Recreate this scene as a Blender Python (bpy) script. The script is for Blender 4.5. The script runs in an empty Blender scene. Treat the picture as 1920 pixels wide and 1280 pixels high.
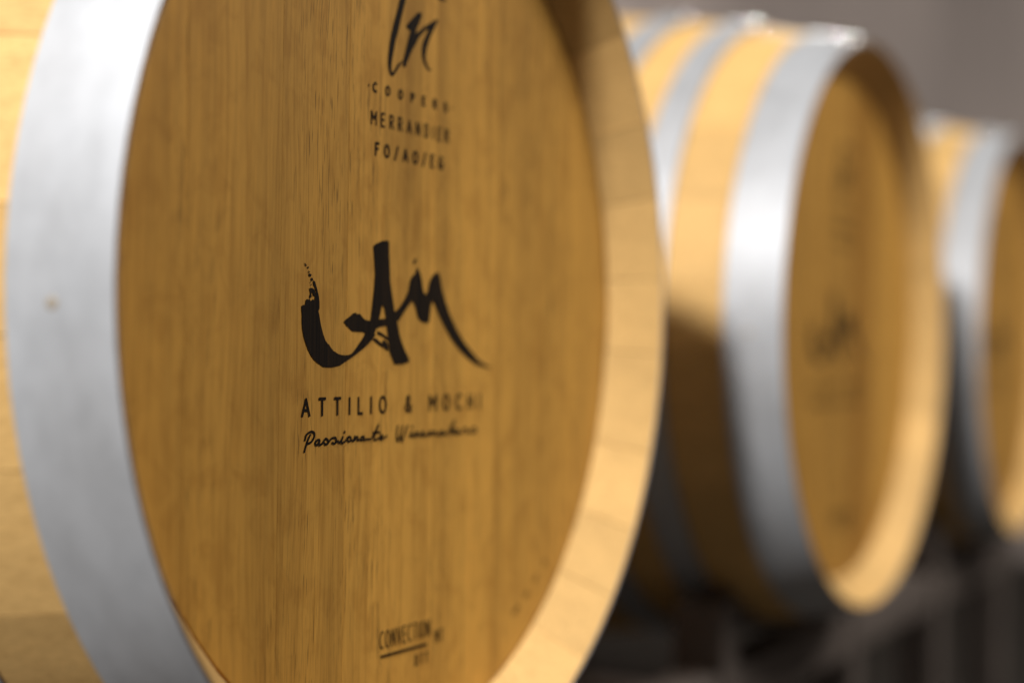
import bpy, math, random
from mathutils import Vector, Matrix
from mathutils.geometry import tessellate_polygon

random.seed(7)
SC = bpy.context.scene
COL = SC.collection

# ------------------------------------------------------------------ camera
CAM_POS = Vector((-0.7810, -0.4637, -0.0277))
YAW, PITCH, ROLL = 1.06543, 0.00446, 0.01288
fwd = Vector((math.sin(YAW) * math.cos(PITCH), math.cos(YAW) * math.cos(PITCH), math.sin(PITCH)))
right = fwd.cross(Vector((0, 0, 1))).normalized()
up = right.cross(fwd)
right, up = right * math.cos(ROLL) + up * math.sin(ROLL), up * math.cos(ROLL) - right * math.sin(ROLL)
cam_data = bpy.data.cameras.new("camera")
cam = bpy.data.objects.new("camera", cam_data)
COL.objects.link(cam)
cam.matrix_world = Matrix(((right.x, up.x, -fwd.x, CAM_POS.x), (right.y, up.y, -fwd.y, CAM_POS.y),
                           (right.z, up.z, -fwd.z, CAM_POS.z), (0, 0, 0, 1)))
cam_data.sensor_width = 36.0
cam_data.lens = 2975.6 / 1920 * 36.0
cam_data.clip_start = 0.02
cam_data.clip_end = 60
cam_data.dof.use_dof = True
cam_data.dof.focus_distance = 0.832
cam_data.dof.aperture_fstop = 2.0
SC.camera = cam

# ------------------------------------------------------------------ light
world = bpy.data.worlds.new("World")
SC.world = world
world.use_nodes = True
bg = world.node_tree.nodes["Background"]
bg.inputs[0].default_value = (0.95, 0.97, 1.0, 1)
bg.inputs[1].default_value = 0.034


def area(name, loc, target, sx, sy, power, col):
    d = bpy.data.lights.new(name, 'AREA')
    d.shape = 'RECTANGLE'
    d.size, d.size_y = sx, sy
    d.energy = power
    d.color = col
    o = bpy.data.objects.new(name, d)
    COL.objects.link(o)
    o.location = loc
    o.rotation_euler = (Vector(target) - Vector(loc)).to_track_quat('-Z', 'Y').to_euler()
    return o


area("ceiling_lamp", (-2.65, -0.34, 2.12), (0.4, 0.1, 0.0), 0.24, 0.24, 168, (1.0, 0.97, 0.94))
area("aisle_lamp", (1.3, -1.9, 2.05), (0.5, 0.0, 0.0), 1.6, 0.7, 59, (1.0, 0.95, 0.88))

area("wall_fill", (3.45, 2.15, 0.80), (4.2, 1.85, 0.95), 0.4, 0.2, 3.8, (1.0, 0.93, 0.89))  # added fill hidden behind the barrels, brightens the end wall
spot = bpy.data.lights.new("glint_spot", 'SPOT')  # unseen spot added to put glints on the rivets
spot.energy = 165
spot.spot_size = math.radians(34)
spot.spot_blend = 0.4
spot.shadow_soft_size = 0.05
spot.color = (1.0, 0.95, 0.88)
spot_o = bpy.data.objects.new("glint_spot", spot)
COL.objects.link(spot_o)
spot_o.location = (3.6, 0.96, 1.6)
spot_o.rotation_euler = (Vector((0.8, 0.1, 0.35)) - spot_o.location).to_track_quat('-Z', 'Y').to_euler()

SC.view_settings.view_transform = 'Standard'
SC.view_settings.look = 'None'
SC.view_settings.exposure = 0.0
SC.view_settings.gamma = 1.0
SC.view_settings.use_curve_mapping = False


# ------------------------------------------------------------------ helpers
def tag(o, label=None, cat=None, group=None, kind=None):
    if label: o["label"] = label
    if cat: o["category"] = cat
    if group: o["group"] = group
    if kind: o["kind"] = kind
    return o


def link(name, me, parent=None, loc=(0, 0, 0)):
    o = bpy.data.objects.new(name, me)
    COL.objects.link(o)
    o.location = loc
    o.parent = parent
    return o


def mesh(name, verts, faces, mat, sharp=32):
    me = bpy.data.meshes.new(name)
    me.from_pydata(verts, [], faces)
    me.validate()
    me.materials.append(mat)
    if sharp:
        me.polygons.foreach_set("use_smooth", [True] * len(me.polygons))
        me.set_sharp_from_angle(angle=math.radians(sharp))
    me.update()
    return me


class MB:
    """collects boxes and sweeps into one mesh"""
    def __init__(self):
        self.v, self.f = [], []

    def add(self, v, f):
        n = len(self.v)
        self.v += [tuple(q) for q in v]
        self.f += [tuple(i + n for i in q) for q in f]

    def tube(self, a, b, w, h, bev=0.004, upv=(0, 0, 1)):
        """rectangular tube with rounded corners from a to b"""
        a, b = Vector(a), Vector(b)
        d = (b - a).normalized()
        u = Vector(upv)
        if abs(d.dot(u)) > 0.95: u = Vector((0, 1, 0))
        s = d.cross(u).normalized()
        u = s.cross(d)
        prof = []
        for cx, cy, a0 in ((1, 1, 0), (-1, 1, 90), (-1, -1, 180), (1, -1, 270)):
            for k in (0, 45, 90):
                t = math.radians(a0 + k)
                prof.append((cx * (w / 2 - bev) + bev * math.cos(t), cy * (h / 2 - bev) + bev * math.sin(t)))
        n = len(prof)
        v = [a + s * x + u * y for x, y in prof] + [b + s * x + u * y for x, y in prof]
        f = [(i, (i + 1) % n, n + (i + 1) % n, n + i) for i in range(n)]
        f += [tuple(range(n - 1, -1, -1)), tuple(range(n, 2 * n))]
        self.add(v, f)


# ------------------------------------------------------------------ node helpers
def new_mat(name):
    m = bpy.data.materials.new(name)
    m.use_nodes = True
    nt = m.node_tree
    return m, nt, nt.nodes["Principled BSDF"]


def N(nt, kind, **kw):
    n = nt.nodes.new(kind)
    for k, v in kw.items():
        if k.startswith("i_"):
            n.inputs[k[2:].replace("_", " ")].default_value = v
        else:
            setattr(n, k, v)
    return n


def ramp(nt, src, stops):
    r = nt.nodes.new("ShaderNodeValToRGB")
    el = r.color_ramp.elements
    el[0].position, el[0].color = stops[0][0], (*stops[0][1], 1)
    el[1].position, el[1].color = stops[-1][0], (*stops[-1][1], 1)
    for p, c in stops[1:-1]:
        e = el.new(p)
        e.color = (*c, 1)
    nt.links.new(src, r.inputs[0])
    return r.outputs[0]


def mixc(nt, mode, fac, a, b):
    m = nt.nodes.new("ShaderNodeMix")
    m.data_type = 'RGBA'
    m.blend_type = mode
    for sock, val in ((m.inputs[0], fac), (m.inputs[6], a), (m.inputs[7], b)):
        if hasattr(val, "is_linked"): nt.links.new(val, sock)
        elif isinstance(val, (int, float)): sock.default_value = val
        else: sock.default_value = (*val, 1)
    return m.outputs[2]


def noise(nt, vec, scale, detail=2.0, rough=0.5, dist=0.0):
    n = N(nt, "ShaderNodeTexNoise")
    n.inputs["Scale"].default_value = 1.0
    n.inputs["Detail"].default_value = detail
    n.inputs["Roughness"].default_value = rough
    n.inputs["Distortion"].default_value = dist
    mp = N(nt, "ShaderNodeMapping")
    mp.inputs["Scale"].default_value = scale
    nt.links.new(vec, mp.inputs[0])
    nt.links.new(mp.outputs[0], n.inputs[0])
    return n.outputs[0]


def g(v): return (v, v, v)


def wood(name, base, grain, tone=0.16, pore=0.5, rough=0.5, bump=0.15, flecks=0.6, figure=1.0):
    """oak: grain axis 'z' (head boards) or 'y' (staves); base colour linear"""
    m, nt, bs = new_mat(name)
    tc = N(nt, "ShaderNodeTexCoord")
    oi = N(nt, "ShaderNodeObjectInfo")
    add = N(nt, "ShaderNodeVectorMath", operation='MULTIPLY_ADD')
    comb = N(nt, "ShaderNodeCombineXYZ")
    for k in range(3): nt.links.new(oi.outputs["Random"], comb.inputs[k])
    nt.links.new(comb.outputs[0], add.inputs[0])
    add.inputs[1].default_value = (3.7, 5.1, 9.3)
    nt.links.new(tc.outputs["Object"], add.inputs[2])
    V = add.outputs[0]

    def S(a, b):        # a across the grain, b along it
        return (a, a, b) if grain == 'z' else (a, b, a)
    # wavy grain lines: bend the coordinates slowly
    bend = noise(nt, V, S(9, 2.2), 2, 0.5)
    w = N(nt, "ShaderNodeVectorMath", operation='MULTIPLY_ADD')
    cb = N(nt, "ShaderNodeCombineXYZ")
    nt.links.new(bend, cb.inputs[0])
    if grain == 'y': nt.links.new(bend, cb.inputs[2])
    nt.links.new(cb.outputs[0], w.inputs[0])
    w.inputs[1].default_value = (0.03, 0.0, 0.03 if grain == 'y' else 0.0)
    nt.links.new(V, w.inputs[2])
    W = w.outputs[0]
    broad = noise(nt, W, S(26, 1.6), 3, 0.55)
    band = noise(nt, W, S(110, 4.0), 3, 0.6)
    fine = noise(nt, W, S(620, 20), 3, 0.65)
    fleck = noise(nt, V, S(60, 42), 3, 0.6, 0.6)
    pores = noise(nt, W, S(950, 45), 2, 0.5)
    patch = noise(nt, W, S(22, 5.0), 2, 0.5)
    c = mixc(nt, 'MULTIPLY', 1.0, base, ramp(nt, broad, [(0.3, g(1 - tone * figure)), (0.5, g(1.0)), (0.72, g(1 + tone * .7 * figure))]))
    c = mixc(nt, 'MULTIPLY', 0.8 * figure, c, ramp(nt, band, [(0.32, (0.80, 0.76, 0.70)), (0.5, g(1.0)), (0.68, (1.10, 1.09, 1.05))]))
    c = mixc(nt, 'MULTIPLY', 0.7, c, ramp(nt, fine, [(0.31, (0.72, 0.66, 0.56)), (0.51, g(1.0)), (0.74, (1.12, 1.11, 1.08))]))
    c = mixc(nt, 'MULTIPLY', flecks, c, ramp(nt, fleck, [(0.36, (0.86, 0.82, 0.76)), (0.5, g(1.0)), (0.66, (1.06, 1.05, 1.03))]))
    pm = N(nt, "ShaderNodeMath", operation='MULTIPLY')
    nt.links.new(ramp(nt, pores, [(0.595, g(0)), (0.67, g(1))]), pm.inputs[0])
    nt.links.new(ramp(nt, patch, [(0.45, g(0.10)), (0.58, g(1))]), pm.inputs[1])
    pf = N(nt, "ShaderNodeMath", operation='MULTIPLY')
    nt.links.new(pm.outputs[0], pf.inputs[0])
    pf.inputs[1].default_value = pore
    c = mixc(nt, 'MIX', pf.outputs[0], c, tuple(q * 0.16 for q in base))
    # each board or stave has its own tone
    rt = N(nt, "ShaderNodeMapRange")
    rt.inputs[3].default_value, rt.inputs[4].default_value = 1 - tone * .55, 1 + tone * .45
    nt.links.new(oi.outputs["Random"], rt.inputs[0])
    cc = N(nt, "ShaderNodeCombineColor")
    for k in range(3): nt.links.new(rt.outputs[0], cc.inputs[k])
    c = mixc(nt, 'MULTIPLY', 1.0, c, cc.outputs[0])
    nt.links.new(c, bs.inputs["Base Color"])
    bs.inputs["Roughness"].default_value = rough
    bs.inputs["Specular IOR Level"].default_value = 0.3
    sub = N(nt, "ShaderNodeMath", operation='SUBTRACT')
    nt.links.new(fine, sub.inputs[0])
    nt.links.new(pf.outputs[0], sub.inputs[1])
    bp = N(nt, "ShaderNodeBump")
    bp.inputs["Strength"].default_value = bump
    bp.inputs["Distance"].default_value = 0.0004
    nt.links.new(sub.outputs[0], bp.inputs["Height"])
    nt.links.new(bp.outputs[0], bs.inputs["Normal"])
    return m


def steel(name, base, rough, metallic=1.0, mottled=0.10):
    m, nt, bs = new_mat(name)
    tc = N(nt, "ShaderNodeTexCoord")
    V = tc.outputs["Object"]
    a = noise(nt, V, (30, 60, 30), 4, 0.6)
    b = noise(nt, V, (7, 12, 7), 3, 0.55)
    s = noise(nt, V, (25, 700, 25), 2, 0.6)
    c = mixc(nt, 'MULTIPLY', 1.0, base, ramp(nt, a, [(0.3, g(1 - mottled)), (0.6, g(1.0))]))
    c = mixc(nt, 'MULTIPLY', 1.0, c, ramp(nt, b, [(0.3, (1 - mottled, 1 - mottled * 1.1, 1 - mottled * 1.2)), (0.6, g(1.0))]))
    nt.links.new(c, bs.inputs["Base Color"])
    bs.inputs["Metallic"].default_value = metallic
    bs.inputs["Specular IOR Level"].default_value = 0.25
    mr = N(nt, "ShaderNodeMapRange")
    mr.inputs[3].default_value, mr.inputs[4].default_value = rough - 0.06, rough + 0.08
    nt.links.new(a, mr.inputs[0])
    nt.links.new(mr.outputs[0], bs.inputs["Roughness"])
    bp = N(nt, "ShaderNodeBump")
    bp.inputs["Strength"].default_value = 0.05
    bp.inputs["Distance"].default_value = 0.0003
    nt.links.new(s, bp.inputs["Height"])
    nt.links.new(bp.outputs[0], bs.inputs["Normal"])
    return m


def plain(name, col, rough, metallic=0.0, scale=(8, 8, 8), var=0.2, detail=5):
    m, nt, bs = new_mat(name)
    tc = N(nt, "ShaderNodeTexCoord")
    a = noise(nt, tc.outputs["Object"], scale, detail, 0.6)
    c = mixc(nt, 'MULTIPLY', 1.0, col, ramp(nt, a, [(0.3, g(1 - var)), (0.7, g(1 + var * .5))]))
    nt.links.new(c, bs.inputs["Base Color"])
    bs.inputs["Roughness"].default_value = rough
    bs.inputs["Metallic"].default_value = metallic
    return m


def ink_material():
    m, nt, bs = new_mat("burnt_ink")
    tc = N(nt, "ShaderNodeTexCoord")
    V = tc.outputs["Object"]
    st = noise(nt, V, (700, 700, 10), 2, 0.6)
    c = ramp(nt, st, [(0.35, (0.006, 0.004, 0.003)), (0.75, (0.030, 0.017, 0.008))])
    nt.links.new(c, bs.inputs["Base Color"])
    bs.inputs["Roughness"].default_value = 0.6
    bs.inputs["Specular IOR Level"].default_value = 0.15
    al = ramp(nt, st, [(0.62, g(1.0)), (0.74, g(0.75))])
    nt.links.new(al, bs.inputs["Alpha"])
    return m


M_STAVE = wood("oak_stave", (0.74, 0.468, 0.175), 'y', tone=0.20, pore=0.25, rough=0.66, bump=0.0, flecks=0.1, figure=0.32)
M_HEAD = wood("oak_head", (0.66, 0.345, 0.065), 'z', tone=0.25, pore=0.64, rough=0.55, bump=0.25, flecks=0.75, figure=0.85)
M_HOOP = steel("galvanised_steel", (0.54, 0.56, 0.59), 0.54, 0.32, 0.13)
M_RIVET = steel("rivet_steel", (0.85, 0.85, 0.84), 0.10)
M_EDGE = plain("edge_shade_brown", (0.13, 0.075, 0.045), 0.8, 0.0, (150, 150, 150), 0.5)  # shade along the hoop edges, put into the colour
M_RACK = plain("rack_paint", (0.17, 0.138, 0.12), 0.65, 0.0, (20, 20, 20), 0.25)
M_INK = ink_material()
M_SPOT = plain("rust_spot", (0.42, 0.36, 0.28), 0.6, 0.3, (200, 200, 200), 0.3)
M_FLOOR = plain("concrete_floor", (0.06, 0.053, 0.046), 0.7, 0.0, (3, 3, 3), 0.3)
M_FLOOR.node_tree.nodes["Principled BSDF"].inputs["Specular IOR Level"].default_value = 0.05
M_WALL = plain("plaster_wall", (0.37, 0.315, 0.285), 0.85, 0.0, (3.0, 3.0, 0.5), 0.3)

# ------------------------------------------------------------------ print outlines on the barrel head, x and height from the axis in 0.1 mm
MONOGRAM = [
    [[-1126,-68],[-1107,-63],[-1096,-65],[-1091,-39],[-1079,-31],[-1071,-36],[-1063,-30],[-1047,-42],[-1031,-32],[-1015,-38],[-1011,-21],[-1013,-9],[-1003,-2],[-994,27],[-986,8],[-976,-15],[-970,-44],[-969,-78],[-978,-93],[-970,-112],[-962,-141],[-950,-175],[-933,-213],[-911,-247],[-890,-264],[-878,-267],[-860,-286],[-835,-303],[-818,-307],[-796,-317],[-754,-324],[-710,-324],[-676,-319],[-646,-302],[-607,-269],[-576,-243],[-550,-218],[-537,-197],[-475,-181],[-437,-211],[-464,-235],[-500,-258],[-544,-284],[-588,-304],[-632,-324],[-667,-339],[-701,-352],[-735,-364],[-769,-379],[-812,-386],[-854,-390],[-896,-389],[-933,-386],[-941,-381],[-979,-366],[-1012,-349],[-1037,-328],[-1065,-297],[-1086,-263],[-1103,-230],[-1116,-192],[-1122,-154],[-1121,-116],[-1126,-92]],
    [[-1108,159],[-1087,143],[-1091,137],[-1102,143]],
    [[-1079,138],[-1065,135],[-1075,126],[-1082,132]],
    [[-1075,118],[-1058,109],[-1069,104]],
    [[-1070,103],[-1042,98],[-1050,85],[-1066,89]],
    [[-1050,80],[-1034,79],[-1028,68],[-1041,63],[-1050,71]],
    [[-1059,61],[-1049,57],[-1055,52]],
    [[-1051,49],[-1040,45],[-1047,38]],
    [[-1029,68],[-1013,63],[-1000,37],[-989,18],[-1000,10],[-1012,29],[-1025,45]],
    [[-1059,27],[-1032,26],[-1012,17],[-1007,-7],[-1023,-17],[-1032,2],[-1040,6],[-1044,-8],[-1039,-18],[-1055,-29],[-1060,-18],[-1052,1],[-1059,15]],
    [[-471,281],[-448,296],[-378,318],[-325,323],[-313,317],[-305,140],[-359,-7],[-375,-40],[-401,-119],[-425,-166],[-448,-205],[-470,-238],[-534,-206],[-506,-167],[-490,-134],[-474,-50],[-459,42],[-450,126],[-460,210]],
    [[-457,210],[-307,219],[-295,88],[-276,22],[-249,-70],[-218,-129],[-198,-195],[-172,-241],[-134,-294],[-90,-341],[-87,-361],[-145,-373],[-242,-376],[-267,-341],[-294,-302],[-305,-242],[-319,-190],[-335,-118],[-355,-59],[-376,-37],[-396,83]],
    [[-745,-146],[-726,-130],[-688,-113],[-660,-97],[-633,-91],[-621,-99],[-593,-97],[-576,-107],[-564,-117],[-536,-130],[-472,-134],[-391,-122],[-332,-115],[-231,-102],[-224,-129],[-319,-157],[-390,-165],[-437,-179],[-471,-205],[-534,-203],[-562,-197],[-664,-195],[-708,-171]],
    [[-255,-86],[-189,-45],[-141,0],[-108,42],[-88,110],[-64,135],[-33,153],[-21,181],[-2,181],[24,149],[38,115],[52,61],[78,32],[104,50],[122,105],[147,141],[185,163],[218,172],[238,152],[253,111],[267,70],[302,8],[351,-67],[407,-129],[463,-185],[534,-241],[620,-297],[707,-348],[795,-380],[884,-401],[796,-394],[679,-377],[579,-341],[480,-291],[382,-228],[299,-152],[231,-84],[190,-30],[157,0],[144,-31],[133,-87],[127,-121],[108,-135],[37,-126],[5,-110],[-15,-77],[-35,-37],[-60,-7],[-103,-39],[-152,-80],[-200,-125],[-230,-132]],
    [[-470,-234],[-435,-228],[-382,-253],[-352,-282],[-376,-276],[-417,-260]],
    [[-419,-188],[-378,-197],[-312,-223],[-311,-242],[-365,-218],[-418,-208]],
    [[-376,-256],[-353,-236],[-311,-256],[-306,-300],[-346,-286]],
    [[-57,218],[-35,237],[-20,235],[-32,214],[-52,201]]
]
BRUSH = [
    [[-184,1822],[-128,1834],[-147,1772],[-167,1722],[-181,1685],[-204,1627],[-227,1570],[-246,1513],[-273,1455],[-288,1400],[-304,1352],[-312,1313],[-310,1283],[-296,1274],[-276,1296],[-249,1327],[-208,1353],[-190,1361],[-221,1324],[-255,1292],[-282,1261],[-302,1250],[-326,1261],[-340,1286],[-346,1318],[-344,1368],[-333,1422],[-315,1493],[-289,1562],[-263,1624],[-243,1677],[-224,1730]],
    [[-294,1784],[-142,1842],[75,1837],[279,1799],[252,1787],[211,1786],[39,1802],[-141,1808],[-266,1774]],
    [[-167,1557],[-136,1587],[-94,1621],[-52,1656],[-23,1668],[2,1667],[-1,1643],[-22,1608],[-50,1568],[-63,1538],[-28,1556],[22,1589],[66,1612],[124,1643],[161,1660],[181,1663],[173,1644],[147,1608],[111,1562],[83,1518],[62,1475],[52,1442],[49,1410],[64,1382],[87,1358],[120,1352],[87,1344],[57,1357],[31,1380],[12,1412],[6,1450],[17,1498],[45,1542],[74,1587],[52,1579],[9,1547],[-27,1518],[-55,1482],[-90,1441],[-117,1406],[-138,1372],[-155,1346],[-161,1328],[-182,1322],[-194,1332],[-187,1364],[-167,1420],[-141,1486],[-117,1544],[-142,1547]]
]
SCRIPT = [
    [[-1085,-829],[-1073,-801],[-1056,-770],[-1035,-742]],
    [[-1082,-769],[-1070,-743],[-1044,-729],[-1017,-727],[-999,-738],[-1003,-759],[-1025,-779],[-1055,-788]],
    [[-954,-772],[-976,-774],[-989,-786],[-985,-797],[-967,-795],[-951,-775],[-956,-796],[-944,-799],[-922,-789],[-900,-769],[-877,-778],[-877,-794],[-899,-798],[-911,-790]],
    [[-881,-796],[-845,-771],[-808,-768],[-801,-787],[-817,-798],[-838,-793]],
    [[-808,-796],[-785,-787],[-766,-795],[-739,-765],[-752,-792],[-743,-799],[-710,-788]],
    [[-728,-744],[-720,-737]],
    [[-710,-788],[-696,-772],[-677,-767],[-663,-774],[-667,-788],[-683,-793],[-696,-783],[-677,-767]],
    [[-663,-785],[-643,-791],[-625,-767],[-632,-791],[-606,-771],[-596,-777],[-600,-790],[-581,-788]],
    [[-538,-771],[-562,-775],[-571,-787],[-557,-792],[-536,-774],[-539,-792],[-513,-788]],
    [[-508,-789],[-459,-783],[-396,-712],[-434,-775],[-434,-796],[-409,-793]],
    [[-449,-755],[-379,-755]],
    [[-404,-790],[-359,-781],[-354,-773],[-374,-775],[-379,-792],[-358,-795],[-308,-778]],
    [[-196,-725],[-210,-773],[-199,-814],[-168,-775],[-148,-727]],
    [[-148,-727],[-165,-775],[-157,-816],[-126,-777],[-95,-726]],
    [[-73,-793],[-46,-763],[-57,-791],[-30,-786]],
    [[-49,-739],[-41,-733]],
    [[-24,-795],[-3,-770],[-5,-793],[24,-771],[30,-792],[52,-787],[79,-779],[73,-767],[57,-781],[74,-795],[112,-786]],
    [[123,-796],[140,-770],[142,-794],[173,-771],[179,-792],[212,-772],[219,-794],[241,-789]],
    [[298,-776],[264,-781],[258,-795],[281,-793],[303,-776],[304,-794],[338,-787]],
    [[350,-796],[429,-715],[385,-792],[437,-769],[402,-780],[443,-794]],
    [[443,-791],[478,-783],[466,-774],[451,-785],[467,-796],[508,-787]],
    [[520,-794],[544,-770],[580,-775],[574,-793],[604,-788]],
    [[617,-795],[652,-768],[689,-779],[678,-794],[641,-796]]
]

# ------------------------------------------------------------------ setting
FLOOR_Z = -0.64
me = mesh("floor", [(-6, -6, FLOOR_Z), (14, -6, FLOOR_Z), (14, 7, FLOOR_Z), (-6, 7, FLOOR_Z)], [(0, 1, 2, 3)], M_FLOOR, 0)
tag(link("floor", me), kind="structure")
b = MB()
b.tube((-6, 2.6, 1.4), (14, 2.6, 1.4), 0.2, 4.4)
tag(link("wall_back", mesh("wall_back", b.v, b.f, M_WALL, 30)), kind="structure")
b = MB()
b.tube((4.3, -6, 1.4), (4.3, 2.49, 1.4), 0.2, 4.4)
tag(link("wall_end", mesh("wall_end", b.v, b.f, M_WALL, 30)), kind="structure")

# ------------------------------------------------------------------ barrel
LEN, R_END, R_BIL = 0.95, 0.2832, 0.345
R_IN, HEAD_Y, R_HEAD = 0.2565, 0.0315, 0.2546
AX = R_BIL + 0.0023            # height of the axis above the barrel's base


def rad(y): return R_BIL - (R_BIL - R_END) * ((y - LEN / 2) / (LEN / 2)) ** 2


def stave_profile():
    out = [(0.0004, R_END - 0.0001)] + [(y, rad(y)) for y in (0.012, 0.06, 0.12, 0.19, 0.27, 0.36, 0.475)]
    half = [(0.0, 0.2822), (0.0, 0.2829)] + out
    inn = [(0.475, R_BIL - 0.027), (0.30, rad(0.30) - 0.027), (0.13, rad(0.13) - 0.027), (0.07, R_IN + 0.006), (0.052, R_IN), (0.0305, R_IN + 0.0002)]
    back = [(LEN - y, r) for y, r in reversed(half[:-1])]
    inn_back = [(LEN - y, r) for y, r in reversed(inn[1:])]
    return half + back + inn_back + inn


PROF = stave_profile()


def stave_mesh(p0, p1):
    k, n = 3, len(PROF)
    gap = 0.00028
    step = random.uniform(-0.0004, 0.0004)      # stave ends are not quite level inside
    v, f = [], []
    for i in range(k + 1):
        for y, r in PROF:
            e = gap / r
            t = p0 + e + (p1 - p0 - 2 * e) * i / k
            if R_IN - 0.001 < r < R_IN + 0.007 and (y < 0.08 or y > LEN - 0.08): r += step
            v.append((r * math.cos(t), y, r * math.sin(t) + AX))
    for i in range(k):
        for j in range(n):
            a, c = i * n + j, i * n + (j + 1) % n
            f.append((a, c, c + n, a + n))
    f.append(tuple(range(n - 1, -1, -1)))
    f.append(tuple(range(k * n, k * n + n)))
    return mesh("stave", v, f, M_STAVE, 24)


def ring_mesh(name, y0, y1, th, mat, t0=0.0, t1=2 * math.pi, seg=120, off=0.0003):
    ys = [y0 + (y1 - y0) * k / 3 for k in range(4)]
    c = 0.0004
    prof = [(y0 + c, rad(y0) + off + th)] + [(y, rad(y) + off + th) for y in ys[1:3]] + [(y1 - c, rad(y1) + off + th)]
    prof += [(y1, rad(y1) + off + th - c), (y1, rad(y1) + off), (y0, rad(y0) + off), (y0, rad(y0) + off + th - c)]
    n = len(prof)
    full = abs(t1 - t0 - 2 * math.pi) < 1e-6
    m = seg if full else seg + 1
    v = []
    for i in range(m):
        t = t0 + (t1 - t0) * i / seg
        v += [(r * math.cos(t), y, r * math.sin(t) + AX) for y, r in prof]
    f = []
    for i in range(seg):
        a, b2 = i * n, ((i + 1) % m) * n
        f += [(a + j, b2 + j, b2 + (j + 1) % n, a + (j + 1) % n) for j in range(n)]
    if not full:
        f += [tuple(range(n)), tuple(range(seg * n + n - 1, seg * n - 1, -1))]
    me = mesh(name, v, f, mat, 30)
    me.materials.append(M_EDGE)                 # dark brown on the hoop edges stands in for shade at the rim
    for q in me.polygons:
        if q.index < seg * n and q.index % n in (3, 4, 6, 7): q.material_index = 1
    return me


def board_mesh(x0, x1, dy):
    x0, x1 = max(x0, -R_HEAD), min(x1, R_HEAD)
    gp = 0.00003
    a, b2 = x0 + gp, x1 - gp
    pts = []
    for i in range(9):
        x = a + (b2 - a) * i / 8
        pts.append((x, math.sqrt(max(0, R_HEAD ** 2 - x * x))))
    ol = [(x, -z) for x, z in pts] + [(x, z) for x, z in reversed(pts)]
    ol = [q for i, q in enumerate(ol) if i == 0 or (abs(q[0] - ol[i - 1][0]) + abs(q[1] - ol[i - 1][1])) > 1e-6]
    n = len(ol)
    cx = (a + b2) / 2
    y = HEAD_Y + dy

    def inset(q, d):
        return (cx + (q[0] - cx) * (1 - 2 * d / (b2 - a)), q[1] * (1 - d / 0.25))
    rings = [(y, [inset(q, 0.00015) for q in ol]), (y + 0.0001, ol), (y + 0.020, ol)]
    v = [(x, yy, z + AX) for yy, pl in rings for x, z in pl]
    f = [tuple(range(n)), tuple(range(3 * n - 1, 2 * n - 1, -1))]
    for r in range(2):
        f += [(r * n + i, (r + 1) * n + i, (r + 1) * n + (i + 1) % n, r * n + (i + 1) % n) for i in range(n)]
    return mesh("head_board", v, f, M_HEAD, 20)


INK_Y = HEAD_Y - 0.0003


def ink_mesh(name, polys):
    v, f = [], []
    for k, poly in enumerate(polys):
        y = INK_Y - 0.000004 * (k % 12)
        n = len(v)
        pv = [Vector((x, z, 0)) for x, z in poly]
        v += [(q.x * 1e-4, y, q.y * 1e-4 + AX) for q in pv]
        for t in tessellate_polygon([pv]):
            i, j, l = t
            A, B, C = pv[i], pv[j], pv[l]
            if (B - A).cross(C - A).z < 0: j, l = l, j
            f.append((n + i, n + j, n + l))
    return mesh(name, v, f, M_INK, 0)


def smooth_line(pts, sub=5):
    if len(pts) < 3: return [Vector((*q, 0)) for q in pts]
    P = [Vector((*q, 0)) for q in pts]
    P = [P[0] * 2 - P[1]] + P + [P[-1] * 2 - P[-2]]
    out = []
    for i in range(1, len(P) - 2):
        for k in range(sub):
            t = k / sub
            p0, p1, p2, p3 = P[i - 1:i + 3]
            out.append(0.5 * ((2 * p1) + (p2 - p0) * t + (2 * p0 - 5 * p1 + 4 * p2 - p3) * t * t + (3 * p1 - p0 - 3 * p2 + p3) * t ** 3))
    out.append(P[-2])
    return out


def ribbon(pts, w, smooth=False):
    """outline quads of a stroke of width w"""
    L = smooth_line(pts) if smooth else [Vector((*q, 0)) for q in pts]
    res = []
    for a, b2 in zip(L, L[1:]):
        d = b2 - a
        if d.length < 1e-6: continue
        d.normalize()
        s = Vector((-d.y, d.x, 0)) * w / 2
        e = d * w * 0.32
        res.append([tuple(q[:2]) for q in (a - e - s, b2 + e - s, b2 + e + s, a - e + s)])
    return res


def arc(cx, cy, rx, ry, a0, a1, n=12):
    return [(cx + rx * math.cos(math.radians(a0 + (a1 - a0) * i / n)), cy + ry * math.sin(math.radians(a0 + (a1 - a0) * i / n))) for i in range(n + 1)]


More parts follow.
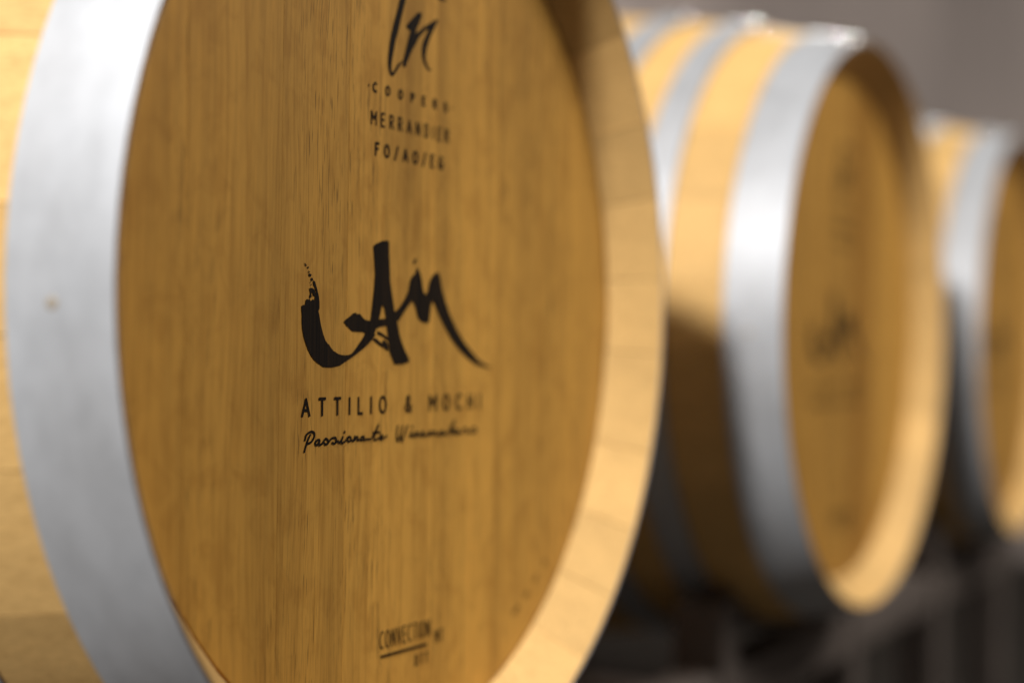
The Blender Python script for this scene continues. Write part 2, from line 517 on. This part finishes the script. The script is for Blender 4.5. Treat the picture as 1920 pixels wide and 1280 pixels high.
# stroke alphabet: width, strokes in a box of height 1
GLYPH = {
    'A': (.62, [[(0, 0), (.31, 1), (.62, 0)], [(.11, .34), (.51, .34)]]),
    'T': (.52, [[(0, 1), (.52, 1)], [(.26, 1), (.26, 0)]]),
    'I': (.0, [[(0, 0), (0, 1)]]),
    'L': (.36, [[(0, 1), (0, 0), (.36, 0)]]),
    'O': (.62, [arc(.31, .5, .31, .5, 0, 360, 20)]),
    '&': (.58, [[(.58, 0), (.14, .66), (.14, .86), (.26, 1), (.40, .9), (.38, .72), (.06, .38), (.02, .18), (.16, 0), (.36, .04), (.56, .38)]]),
    'M': (.68, [[(0, 0), (0, 1), (.34, .38), (.68, 1), (.68, 0)]]),
    'C': (.52, [arc(.34, .5, .34, .5, 55, 305, 14)]),
    'H': (.54, [[(0, 0), (0, 1)], [(.54, 0), (.54, 1)], [(0, .5), (.54, .5)]]),
    'P': (.46, [[(0, 0), (0, 1), (.26, 1)] + arc(.26, .74, .2, .26, 90, -90, 8) + [(0, .48)]]),
    'R': (.50, [[(0, 0), (0, 1), (.26, 1)] + arc(.26, .74, .2, .26, 90, -90, 8) + [(0, .48)], [(.24, .48), (.50, 0)]]),
    'E': (.42, [[(.42, 1), (0, 1), (0, 0), (.42, 0)], [(0, .52), (.34, .52)]]),
    'S': (.44, [arc(.22, .75, .22, .25, 30, 270, 9) + arc(.22, .25, .22, .25, 90, -150, 9)]),
    'N': (.56, [[(0, 0), (0, 1), (.56, 0), (.56, 1)]]),
    'D': (.50, [[(0, 0), (0, 1), (.2, 1)] + arc(.2, .5, .3, .5, 90, -90, 10) + [(0, 0)]]),
    'F': (.42, [[(.42, 1), (0, 1), (0, 0)], [(0, .52), (.34, .52)]]),
    'G': (.54, [arc(.32, .5, .32, .5, 50, 300, 14) + [(.54, .1), (.54, .46), (.34, .46)]]),
    'V': (.56, [[(0, 1), (.28, 0), (.56, 1)]]),
    '/': (.40, [[(0, -.08), (.40, 1.08)]]),
    ' ': (.30, []),
}


def text_polys(s, xl, xr, zb, zb2, h, w, squeeze=1.0):
    """letters of height h from xl to xr on a baseline zb..zb2 (all in 0.1 mm)"""
    adv = [GLYPH[c][0] * h * squeeze for c in s]
    gapw = (xr - xl - sum(adv)) / (len(s) - 1)
    x, res = xl, []
    for c, a in zip(s, adv):
        z0 = zb + (zb2 - zb) * (x - xl) / (xr - xl)
        for st in GLYPH[c][1]:
            res += ribbon([(x + q[0] * h * squeeze, z0 + w / 2 + q[1] * (h - w)) for q in st], w)
        x += a + gapw
    return res


def dot(x, z, r): return [(x + r * math.cos(k * math.pi / 4), z + r * math.sin(k * math.pi / 4)) for k in range(8)]


def make_barrel():
    root = bpy.data.objects.new("wine_barrel", None)
    COL.objects.link(root)
    # staves
    ws = [random.uniform(0.8, 1.25) for _ in range(29)]
    t, tot = math.radians(5), sum(ws)
    for w in ws:
        dt = 2 * math.pi * w / tot
        link("stave", stave_mesh(t, t + dt), root)
        t += dt
    # hoops
    bands = [(-0.0006, 0.0502), (0.1025, 0.1345), (0.174, 0.208)]
    bands += [(LEN - b2, LEN - a) for a, b2 in bands]
    rv = None
    for y0, y1 in bands:
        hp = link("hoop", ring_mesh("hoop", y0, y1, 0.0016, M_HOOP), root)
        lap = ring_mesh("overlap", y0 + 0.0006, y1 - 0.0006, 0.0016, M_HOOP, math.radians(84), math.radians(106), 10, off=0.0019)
        link("overlap", lap, hp)
        for deg in (101.5, 92.5):
            if rv is None:
                v, f, k = [], [], 14
                for r, z in ((0.0082, 0), (0.0078, 0.0010), (0.0063, 0.0020), (0.0042, 0.0026), (0.0020, 0.0029)):
                    v += [(r * math.cos(2 * math.pi * i / k), r * math.sin(2 * math.pi * i / k), z) for i in range(k)]
                for q in range(4):
                    f += [(q * k + i, q * k + (i + 1) % k, q * k + k + (i + 1) % k, q * k + k + i) for i in range(k)]
                f.append(tuple(range(4 * k, 5 * k)))
                rv = mesh("rivet", v, f, M_RIVET, 60)
            o = link("rivet", rv, hp)
            ym = (y0 + y1) / 2
            rr = rad(ym) + 0.0034
            tt = math.radians(deg)
            o.location = (rr * math.cos(tt), ym, rr * math.sin(tt) + AX)
            o.rotation_euler = Vector((math.cos(tt), -0.16 if ym < .4 else 0.16, math.sin(tt))).to_track_quat('Z', 'Y').to_euler()
    # small rusty pin flush in the head hoop
    hp = [c for c in root.children if c.name.startswith("hoop")][0]
    v = [(rr * math.cos(2 * math.pi * i / 12), rr * math.sin(2 * math.pi * i / 12), z) for z, rr in ((0, .0030), (.0003, .0024)) for i in range(12)]
    f = [(i, (i + 1) % 12, 12 + (i + 1) % 12, 12 + i) for i in range(12)] + [tuple(range(12, 24))]
    o = link("pin", mesh("pin", v, f, M_SPOT, 30), hp)
    tt, ym = math.radians(182.2), 0.028
    rr = rad(ym) + 0.0018
    o.location = (rr * math.cos(tt), ym, rr * math.sin(tt) + AX)
    o.rotation_euler = Vector((math.cos(tt), -0.22, math.sin(tt))).to_track_quat('Z', 'Y').to_euler()
    # heads
    xs = [-1, -0.2034, -0.1306, -0.0715, 0.0185, 0.093, 0.168, 1]
    for x0, x1 in zip(xs, xs[1:]):
        link("head_board", board_mesh(x0, x1, random.uniform(-0.00005, 0.00008)), root)
    n = 48
    v = [(R_HEAD * math.cos(2 * math.pi * i / n), y, R_HEAD * math.sin(2 * math.pi * i / n) + AX) for y in (LEN - HEAD_Y - .02, LEN - HEAD_Y) for i in range(n)]
    f = [(i, n + i, n + (i + 1) % n, (i + 1) % n) for i in range(n)] + [tuple(range(n)), tuple(range(2 * n - 1, n - 1, -1))]
    link("rear_head", mesh("rear_head", v, f, M_HEAD, 30), root)
    # print on the head
    link("monogram", ink_mesh("monogram", MONOGRAM), root)
    link("brush_logo", ink_mesh("brush_logo", BRUSH), root)
    link("lettering", ink_mesh("lettering", text_polys("ATTILIO & MOCHI", -1108, 728, -650, -656, 103, 16)), root)
    link("lettering", ink_mesh("lettering", [q for s in SCRIPT for q in ribbon(s, 13, True)]), root)
    co = text_polys("COOPERS", -490, 295, 1134, 1128, 60, 13)
    link("lettering", ink_mesh("lettering", co + [dot(-534, 1166, 7), dot(352, 1160, 7)]), root)
    link("lettering", ink_mesh("lettering", text_polys("MERRANDIER", -505, 318, 952, 947, 83, 11, 0.85)), root)
    link("lettering", ink_mesh("lettering", text_polys("FO/AO/EG", -458, 252, 784, 779, 80, 15, 0.9)), root)
    cv = text_polys("CONVECTION", -352, 176, -1977, -1979, 103, 9, 0.62) + text_polys("MT", 240, 322, -2030, -2031, 80, 9, 0.6)
    cv += ribbon([(-340, -2018), (140, -2022)], 16) + text_polys("DTT", 20, 160, -2131, -2132, 66, 9, 0.8)
    link("lettering", ink_mesh("lettering", cv), root)
    mk = []
    for (x, z, k) in ((1235, -1969, 4), (1375, -1885, 3), (1502, -1796, 3), (1625, -1700, 2)):
        ang = math.atan2(z, x)
        tx, tz = -math.sin(ang), math.cos(ang)
        for i in range(k):
            d = (i - (k - 1) / 2) * 24
            px, pz = x + tx * d, z + tz * d
            mk += ribbon([(px - .5 * 34 * math.cos(ang), pz - .5 * 34 * math.sin(ang)), (px + .5 * 34 * math.cos(ang), pz + .5 * 34 * math.sin(ang))], 8)
    link("edge_stamp", ink_mesh("edge_stamp", mk), root)
    return root


def copy_tree(o, parent=None):
    c = o.copy()
    COL.objects.link(c)
    c.parent = parent
    for ch in o.children:
        copy_tree(ch, c)
    return c


SPOTS = [((0.0, 0.0), "large sharp oak barrel in the foreground with black brush lettering on its head"),
         ((0.8143, -0.0047), "blurred middle oak barrel with three bright hoops, right behind the foreground barrel"),
         ((1.60, 0.004), "farthest blurred oak barrel, cut off by the right edge of the picture")]
barrel = make_barrel()
roots = [barrel] + [copy_tree(barrel) for _ in SPOTS[1:]]
for r, ((x, y), lab) in zip(roots, SPOTS):
    r.location = (x, y, -AX)
    tag(r, lab, "barrel", "oak wine barrels lying in a row")

# one head board of the middle barrel is of darker wood
M_DARK = wood("oak_head_dark", (0.50, 0.24, 0.038), 'z', tone=0.18, pore=0.7, rough=0.55, bump=0.25)
dark = [c for c in roots[1].children if c.name.startswith("head_board")][4]
dark.material_slots[0].link = 'OBJECT'
dark.material_slots[0].material = M_DARK
dark["label"] = "darker head board right of the black mark"

# ------------------------------------------------------------------ racks
RR = rad(0.1) + 0.0016 + 0.0006
CY = (0.103, LEN - 0.103)


def make_rack():
    root = bpy.data.objects.new("barrel_rack", None)
    COL.objects.link(root)
    c0, c1 = 0.0, 0.7857
    ax = -FLOOR_Z                       # barrel axis above the floor
    for y in CY:
        m = MB(); m.tube((c0 - 0.33, y, ax - 0.350), (c1 + 0.33, y, ax - 0.350), 0.045, 0.05)
        link("rail", mesh("rail", m.v, m.f, M_RACK, 40), root)
        for c in (c0, c1):
            v, f, n = [], [], 16
            for i in range(n + 1):
                t = math.radians(270 - 36 + 72 * i / n)
                for yy, r in ((y - .017, RR), (y + .017, RR), (y + .017, RR + .007), (y - .017, RR + .007)):
                    v.append((c + r * math.cos(t), yy, ax + r * math.sin(t)))
            for i in range(n):
                f += [(4 * i + j, 4 * i + (j + 1) % 4, 4 * i + 4 + (j + 1) % 4, 4 * i + 4 + j) for j in range(4)]
            f += [(3, 2, 1, 0), (4 * n, 4 * n + 1, 4 * n + 2, 4 * n + 3)]
            link("cradle", mesh("cradle", v, f, M_RACK, 30), root)
            for s in (-1, 1):
                m = MB(); m.tube((c + s * 0.200, y - 0.001, 0.0), (c + s * 0.200, y - 0.001, ax - 0.262), 0.040, 0.052)
                link("upright", mesh("upright", m.v, m.f, M_RACK, 40), root)
    for x in (c0 - 0.28, c1 + 0.28):
        m = MB(); m.tube((x, CY[0] + 0.0235, ax - 0.351), (x, CY[1] - 0.0235, ax - 0.351), 0.04, 0.045)
        link("cross_tube", mesh("cross_tube", m.v, m.f, M_RACK, 40), root)
    return root


rack = make_rack()
rack.location = (SPOTS[1][0][0], -0.006, FLOOR_Z)
tag(rack, "dark steel rack cradling the two blurred barrels", "rack", "steel barrel racks")
rack2 = copy_tree(rack)
rack2.location = (-0.7857, 0.0, FLOOR_Z)
tag(rack2, "dark steel rack under the large foreground barrel", "rack", "steel barrel racks")
